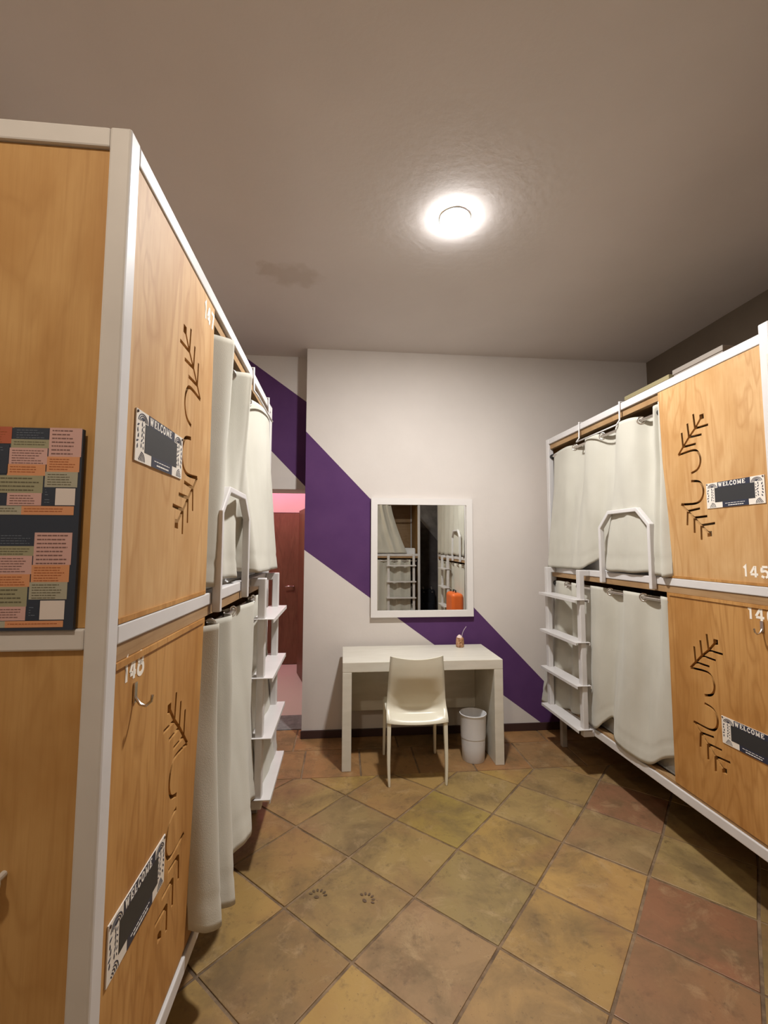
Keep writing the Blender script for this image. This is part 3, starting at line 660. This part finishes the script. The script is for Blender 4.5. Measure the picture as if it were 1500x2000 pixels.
# ---- welcome signs
def sign(root, V, sg, uc, zc, label, tilt=0):
    w, h = .295, .120
    o = thing('welcome_sign', label, 'sign', group='welcome signs on the carved panels')
    # local frame: x reading direction, z up, y = -outward
    X = Vector((0, sg, 0)); Z = Vector((0, 0, 1)); Y = Z.cross(X)      # outward is -Y
    R = Matrix((X, Y, Z)).transposed().to_4x4()
    rootm = Matrix.Translation(root.location) @ Matrix.Rotation(root.rotation_euler[2], 4, 'Z')
    o.matrix_world = rootm @ Matrix.Translation(Vector(V(-.0055, uc, zc))) @ R @ Matrix.Rotation(tilt, 4, 'Y')
    mb = MB(); mb.box(-w/2, w/2, -.003, 0, -h/2, h/2); mb.build('plate', M['signwhite'], o)
    mb = MB(); mb.box(-.100, .103, -.0036, -.003, -.034, .034); mb.build('chalkboard', M['chalk'], o)
    mb = MB(); mb.box(-.083, .083, -.0036, -.003, .034, .060); mb.box(-.060, .072, -.0036, -.003, -.060, -.034); mb.build('banner', M['navy'], o, weld=False)
    mb = MB(lambda a, b, c: (a, c, b)); x = -.078; hh = .0185; z0 = .038
    for ch in 'WELCOME':
        wd, sts = SL[ch]
        for pl, k in sts: mb.prism(ribbon([(x+a*hh, z0+b*hh) for a, b in pl], .0036*k*1.15), -.0042, -.0036, 2)
        x += (wd+.17)*hh*1.02
    mb.build('lettering', M['letter'], o, weld=False)
    mb = MB(lambda a, b, c: (a, c, b)); rn = random.Random(5)
    x = -.045
    while x < .055:
        l = rn.uniform(.006, .014); mb.prism([(x, -.044), (x+l, -.044), (x+l, -.042), (x, -.042)], -.0041, -.0036, 2); x += l+.003
    x = -.030
    while x < .040:
        l = rn.uniform(.006, .012); mb.prism([(x, -.054), (x+l, -.054), (x+l, -.0505), (x, -.0505)], -.0041, -.0036, 2); x += l+.002
    mb.build('small_print', M['p_inkb'] if 0 else M['letter'], o, weld=False)
    # leafy ornament in the border
    mb = None
    def leaf(cx, cz, L, Wd, a):
        nonlocal mb
        pl = [(-L, 0), (-L*.3, Wd), (L*.4, Wd*.8), (L, 0), (L*.4, -Wd*.6), (-L*.3, -Wd)]
        mb.prism([(cx+p*math.cos(a)-q*math.sin(a), cz+p*math.sin(a)+q*math.cos(a)) for p, q in pl], -.0036, -.003, 2)
    rn = random.Random(3)
    for sx in (-1, 1):
        mb = MB(lambda a, b, c: (a, c, b))
        for cz in [k*.0125-.050 for k in range(9)]:
            if abs(cz) < .036: leaf(sx*.137+rn.uniform(-.002, .002), cz, .0062, .0026, rn.uniform(.3, 2.4)); leaf(sx*.118+rn.uniform(-.003, .003), cz+.004, .0062, .0022, rn.uniform(.3, 2.4))
            leaf(sx*.108, cz, .004, .0016, rn.uniform(0, 3)) if abs(cz) < .03 else None
        # fan shells in the upper corners, combs in the lower corners
        for k in range(4):
            r_ = .010+k*.0055
            arc = [(sx*.113+r_*math.cos(q*PI/10)*1.15, .036+r_*math.sin(q*PI/10)*.85) for q in range(11)]
            if r_ < .024: mb.prism(ribbon(arc, .0026), -.0036, -.003, 2)
        leaf(sx*.113, .040, .007, .003, 0)
        for k in range(5):
            r_ = .008+k*.007
            arc = [(sx*(.072 if sx < 0 else .080)+sx*(.062-r_)*1.0+sx*r_*.55*(1-math.cos(q*PI/14)), -.057+r_*.58*math.sin(q*PI/14)) for q in range(8)]
            mb.prism(ribbon(arc, .0024), -.0036, -.003, 2)
        mb.build('ornament', M['navy'], o, weld=False)
    for sx in (-1, 1):
        mb = MB(lambda a, b, c: (a, -.0030-c, b)); mb.lathe([(.0001, .0035), (.0035, .002), (.0035, 0)], sx*.1415, .0555, 12) if 0 else mb.tube([(sx*.1415, .0545, 0), (sx*.1415, .0545, .002)], .0032, 10)
        mb.build('screw', M['base'], o)
    return o
sign(LB, LV, 1, .235, 1.834, 'WELCOME sign with a blank chalkboard on the upper panel of the left bunk')
sign(LB, LV, 1, .215, .748, 'WELCOME sign with a blank chalkboard on the lower panel of the left bunk', .0)
sign(RB, RF, -1, .172, 1.825, 'WELCOME sign with a blank chalkboard on the upper panel of the right bunk')
sign(RB, RF, -1, .155, .745, 'WELCOME sign with a blank chalkboard on the lower panel of the right bunk')

# ---- posters on the end of the left bunk
def poster():
    o = thing('house_rules_board', 'dark navy board with two patchwork notices of pink, orange and green text blocks', 'notice board', (XL-.061, YL-.002, 1.418))
    # local: x right (toward the post), z up; outward = -y ; scale from photo pixels
    k = .001033
    def X(px): return (px-168)*k
    def Zp(py): return (1228-py)*k
    mb = MB(); mb.box(X(-200), X(167), -.004, .004, -.002, .399); mb.build('board', M['p_navy'], o)
    inks = dict(p_pink='p_ink', p_orange='p_inko', p_green='p_inkg', p_navy='p_inkb', p_sage='p_inkg', p_red='p_inko', p_white=None)
    rn = random.Random(2)
    sh1 = [('p_red', -60, 36, 840, 873), ('p_navy', 40, 105, 841, 864), ('p_green', 36, 105, 864, 881), ('p_pink', 105, 165, 840, 897), ('p_pink', 34, 103, 881, 913), ('p_orange', 32, 101, 913, 935),
           ('p_orange', 103, 163, 897, 927), ('p_sage', 101, 161, 927, 957), ('p_green', 8, 98, 935, 969), ('p_pink', 35, 97, 969, 993), ('p_white', 122, 158, 959, 992), ('p_sage', -60, 62, 994, 1011), ('p_orange', 62, 157, 994, 1011),
           ('p_navy', 98, 121, 957, 993), ('p_navy', -60, 33, 876, 932), ('p_pink', -60, 6, 935, 969)]
    sh2 = [(c, a, b, y0+205+(y0-840)*.085, y1+205+(y1-840)*.085) for c, a, b, y0, y1 in sh1]
    for name, sh, x_sk in (('printed_notice', sh1, 0), ('printed_notice', sh2, -16)):
        mb = MB(); ib = {}
        mats = []; ink = MB(); imats = []
        for c, a, b, y0, y1 in sh:
            if M[c] not in mats: mats.append(M[c])
            mb.m = mats.index(M[c])
            a += x_sk; b += x_sk
            if b-x_sk > 150: b = b+8 if x_sk else b
            if y1 > 1224: y1 = 1224
            mb.box(X(a), X(b), -.0046-.0002*(sh.index((c, a-x_sk, b-x_sk if not (x_sk and b-x_sk > 158) else b, y0, y1)) if False else 0), -.0040, Zp(y1), Zp(y0))
            ic = inks[c]
            if not ic: continue
            if M[ic] not in imats: imats.append(M[ic])
            ink.m = imats.index(M[ic])
            big = c == 'p_green' and (y1-y0) > 28 or (c == 'p_pink' and a > 80)
            st = 7.6 if big else (4.9)
            y = y0+4.5
            while y < y1-3.0:
                x = a+5; end = b-rn.uniform(6, 22)
                while x < end:
                    l = rn.uniform(2.5, 9); l = min(l, end-x)
                    if l > 1: ink.box(X(x), X(x+l), -.0050, -.0046, Zp(y+(2.2 if big else 1.3)), Zp(y))
                    x += l+1.4
                y += st
        p = mb.build(name, mats, o, weld=False)
        q = ink.build('printed_text', imats, p, weld=False)
    mb = MB(); mb.f = lambda a, b, c: (a, c, b); mb.tube([(X(14), Zp(1209), -.004), (X(14), Zp(1209), -.010)], .0035, 12); mb.build('push_pin', M['black'], o)
poster()

# ---- boxes lying on top of the right bunk
def carton(u0, u1, d, z1, mt, label):
    mb = MB(RF); mb.box(d-.30, d, u0, u1, ZT+.0, z1-.03); o = mb.build('storage_box', mt, None, .003); o.location = RB.location; o.rotation_euler = RB.rotation_euler
    mb = MB(RF); mb.box(d-.305, d+.005, u0-.005, u1+.005, z1-.03, z1); mb.build('lid', mt, o, .003)
    tag(o, label, 'box', 'boxes on top of the right bunk')
carton(.86, 1.28, -.28, 2.655, M['card2'], 'tan box on top of the right bunk, farther from the camera')
carton(.47, .82, -.28, 2.665, M['card'], 'grey box on top of the right bunk, nearer to the camera')

# ================================================================== DESK, CHAIR, BIN, MIRROR, POT
dk = thing('desk', 'off-white console desk against the back wall under the mirror', 'desk', (.006, 3.274, 0))
DW, DD = 1.178, .52
mb = MB(); mb.box(0, DW, 0, DD, .68, .75); mb.build('tabletop', M['desk'], dk, .003)
for x in (0, DW-.066): mb = MB(); mb.box(x, x+.066, 0, DD, 0, .6795); mb.build('side_slab', M['desk'], dk, .003)
mb = MB(); mb.box(.067, DW-.067, DD-.03, DD-.012, .24, .6795); mb.build('back_panel', M['desk'], dk, .002)

def chair():
    o = thing('chair', 'cream moulded plastic chair pushed under the white desk, back to the camera', 'chair', (.515, 3.29, 0), math.radians(-1.5))
    # local: +y = towards the desk (front of chair), back at -y
    def sheet(rows, K=16):
        vs = []; fs = []
        for row in rows:
            for k in range(K+1): vs.append(row(k/K*2-1))
        for i in range(len(rows)-1):
            for k in range(K): q = i*(K+1)+k; fs.append((q, q+1, q+K+2, q+K+1))
        return vs, fs
    # seat pan and inner back
    prof = crv([(-.158, .58), (-.152, .54), (-.140, .50), (-.112, .458), (-.07, .428), (.0, .420), (.08, .424), (.15, .434), (.19, .436), (.215, .424), (.222, .405)], 3)
    def rowA(i, y, z):
        top = max(0, min(1, (z-.45)/.38)) if y < -.05 else 0
        hw = .178+.028*(1-top) if y < -.05 else .206
        def f(s):
            e = 1-abs(s)**2
            return (s*(hw-.004), y-.055*e*min(1, top*1.5) if y < -.05 else y, z-(.0 if y < -.05 else .012*e))
        return f
    mb = MB(); mb.add(*sheet([rowA(i, y, z) for i, (y, z) in enumerate(prof)])); sh = mb.build('seat_shell', M['chair'], o, smooth=True)
    so = sh.modifiers.new('t', 'SOLIDIFY'); so.thickness = .009; so.offset = 0
    ss = sh.modifiers.new('s', 'SUBSURF'); ss.levels = 1; ss.render_levels = 1
    # flared outer back: flows from the backrest out to the leg line
    pb = crv([(.0, .835), (.0, .825), (.0, .76), (.0, .68), (.0, .60), (.003, .555), (.014, .517), (.05, .477), (.12, .450), (.195, .434), (.242, .418), (.252, .402)], 4); nb = len(pb)
    def lerp_tab(z, tab):
        for (z0, v0), (z1, v1) in zip(tab, tab[1:]):
            if z <= z1: return v0+(v1-v0)*max(0, (z-z0)/(z1-z0))
        return tab[-1][1]
    YT = [(.428, -.07), (.458, -.12), (.51, -.15), (.59, -.172), (.68, -.188), (.77, -.200), (.835, -.205)]
    def rowB(i):
        w_, z0 = pb[i]; q = i/(nb-1)
        def f(s):
            e = 1-abs(s)**2
            lf = max(0, min(1, (.80-z0)/.24)); zz = z0+.085*(abs(s)**4)*lf*max(0, min(1, (z0-.40)/.10))-(.012*e if i < 4 else .012*e*max(0, (z0-.68)/.15))
            top = max(0, min(1, (zz-.45)/.38))
            ys = lerp_tab(zz, YT)-.055*e*min(1, top*1.5)-.006
            k = w_/.252
            y = ys*(1-k)-(.243+.006*e)*k
            return (s*(.178+.028*(1-top)+.002), y, zz-(.010*e*k))
        return f
    mb = MB(); mb.add(*sheet([rowB(i) for i in range(nb)])); sk = mb.build('backrest', M['chair'], o, smooth=True)
    so = sk.modifiers.new('t', 'SOLIDIFY'); so.thickness = .010; so.offset = 0
    for sx in (-1, 1):
        for (y0, y1, x1, zt) in ((-.222, -.243, .190, .432), (.185, .215, .196, .428)):
            mb = MB(); pts = [(sx*.190, y0, zt), (sx*.192, y0+(y1-y0)*.3, .30), (sx*.194, y0+(y1-y0)*.7, .14), (sx*x1, y1, 0)]
            q = crv(pts, 3); vv = []; ff = []
            for i, p in enumerate(q):
                w = .021-.009*(i/(len(q)-1))
                vv += [(p[0]-w*.7, p[1]-w, p[2]), (p[0]+w*.7, p[1]-w, p[2]), (p[0]+w*.7, p[1]+w, p[2]), (p[0]-w*.7, p[1]+w, p[2])]
            for i in range(len(q)-1):
                for k in range(4): ff.append((i*4+k, i*4+(k+1) % 4, i*4+4+(k+1) % 4, i*4+4+k))
            ff += [(3, 2, 1, 0), tuple(len(vv)-4+k for k in range(4))]
            mb.add(vv, ff); lg = mb.build('leg', M['chair'], o, .005, smooth=False); autosmooth(lg)
    mb = MB(); mb.box(-.190, .190, .175, .19, .395, .425); mb.box(-.197, -.183, -.155, .175, .395, .425); mb.box(.183, .197, -.155, .175, .395, .425)
    mb.build('apron', M['chair'], o, .004, weld=False)
chair()

wb = thing('waste_bin', 'white plastic waste bin on the floor under the right side of the desk', 'waste bin', (.985, 3.385, 0))
mb = MB(); mb.lathe([(.001, .004), (.078, .004), (.080, .0), (.082, .004), (.087, .10), (.0895, .165), (.0915, .166), (.096, .315), (.0985, .326), (.1005, .330), (.1005, .336), (.097, .338), (.093, .334), (.085, .12), (.078, .012), (.001, .010)], n=48)
o = mb.build('bin_body', M['bin'], wb); autosmooth(o, .9)

# mirror
mx0, mx1, mz0, mz1 = .240, 1.130, .979, 1.996
mr = thing('wall_mirror', 'rectangular white-framed mirror hanging on the back wall above the desk', 'mirror', ((mx0+mx1)/2, D-.018, mz0))
mr.rotation_euler = (.0027, 0, 0)
w2 = (mx1-mx0)/2; hh = mz1-mz0; fw = .055
mb = MB()
mb.prism([(-w2, 0), (w2, 0), (w2-fw, fw), (-w2+fw, fw)], -.018, .017, 1); mb.prism([(-w2, hh), (w2, hh), (w2-fw, hh-fw), (-w2+fw, hh-fw)], -.018, .017, 1)
mb.prism([(-w2, 0), (-w2+fw, fw), (-w2+fw, hh-fw), (-w2, hh)], -.018, .017, 1); mb.prism([(w2, 0), (w2-fw, fw), (w2-fw, hh-fw), (w2, hh)], -.018, .017, 1)
mb.build('frame', M['frame'], mr, weld=False)
mb = MB(); mb.box(-w2+fw-.003, w2-fw+.003, -.004, .002, fw-.003, hh-fw+.003); mb.build('mirror_glass', M['mirror'], mr)

pt = thing('small_pot', 'small brown patterned pot with a thin pale stem, on the back of the desk', 'ornament', (.975, 3.70, .7505))
mb = MB(); mb.lathe([(.001, .0), (.030, .0), (.033, .006), (.034, .04), (.031, .07), (.026, .078), (.001, .078)], n=28); o = mb.build('pot_body', M['pot'], pt); autosmooth(o, .8)
mb = MB(); mb.lathe([(.024, .078), (.020, .086), (.008, .098), (.001, .100)], -.004, 0, n=20); mb.build('pale_cap', M['wax'], pt, smooth=True)
mb = MB(); mb.tube(crv([(.014, 0, .075), (.022, 0, .11), (.036, 0, .14), (.055, 0, .165)], 4), .0022, 8, rs=None); mb.build('stem', M['stem'], pt, smooth=True)

# ceiling lamps: shallow glass discs
def lamp(loc, m_, label):
    lp = thing('ceiling_lamp', label, 'ceiling lamp', loc, group='round ceiling lamps')
    mb = MB(); mb.lathe([(.001, 0), (.079, 0), (.079, -.004), (.001, -.004)], n=40); mb.build('lamp_base', M['bin'], lp)
    mb = MB(); mb.lathe([(.076, -.004), (.0755, -.006), (.070, -.008), (.055, -.011), (.03, -.013), (.001, -.014)], n=40); mb.build('lamp_shade', m_, lp, smooth=True)
lamp(LAMP, M['lamp'], 'round glowing lamp on the ceiling, the only one in view')
lamp(LAMP2, M['lamp2'], 'round warm lamp on the ceiling behind the camera')

# suitcase and backpack, seen in the mirror
sc = thing('suitcase', 'upright orange hard-shell suitcase, seen only at the lower right of the mirror', 'suitcase', (1.63, 1.20, 0), .0)
mb = MB(); mb.box(-.085, .085, -.20, .20, .05, .90); mb.build('shell', M['orange'], sc, .05, seg=5)
for y in (-.16, .16):
    for x in (-.055, .055): mb = MB(lambda a, b, c: (c+x, a+y, b+.026)); mb.lathe([(.001, -.012), (.025, -.012), (.025, .012), (.001, .012)], n=18); mb.build('wheel', M['black'], sc)
mb = MB(); mb.tube([(0, -.07, .895), (0, -.07, .93), (0, .07, .93), (0, .07, .895)], .009, 8); mb.build('handle', M['black'], sc, smooth=True)
bp = thing('backpack', 'dark backpack standing by the grey wall, reflected low in the middle of the mirror', 'backpack', (1.85, YB+.20, 0))
mb = MB(); mb.box(-.17, .17, -.12, .12, 0, .62); mb.build('bag_body', M['dark_cloth'], bp, .07, seg=5)
mb = MB(); mb.box(-.12, .12, .10, .17, .06, .34); mb.build('front_pocket', M['dark_cloth'], bp, .03, seg=4)
for x in (-.09, .09): mb = MB(); mb.tube([(x, -.10, .60), (x, .02, .66), (x, .12, .55)], .015, 8); mb.build('strap', M['card'], bp, smooth=True)

# ---- corridor lights (pink strip above the door, ceiling panel of the corridor)
def area(name, loc, rot, sx, sy, p, col):
    l = bpy.data.lights.new(name, 'AREA'); l.shape = 'RECTANGLE'; l.size = sx; l.size_y = sy; l.energy = p; l.color = col
    o = bpy.data.objects.new(name, l); C.objects.link(o); o.location = loc; o.rotation_euler = rot; return o
area('hall_pink_light', (-1.0, 5.85, 2.80), (1.15, 0, 0), 1.4, .06, PINK_POWER, (1, .13, .35))
area('hall_ceiling_light', (-1.0, 4.75, 2.86), (0, 0, 0), .4, .4, HALL_POWER, (1, .86, .8))
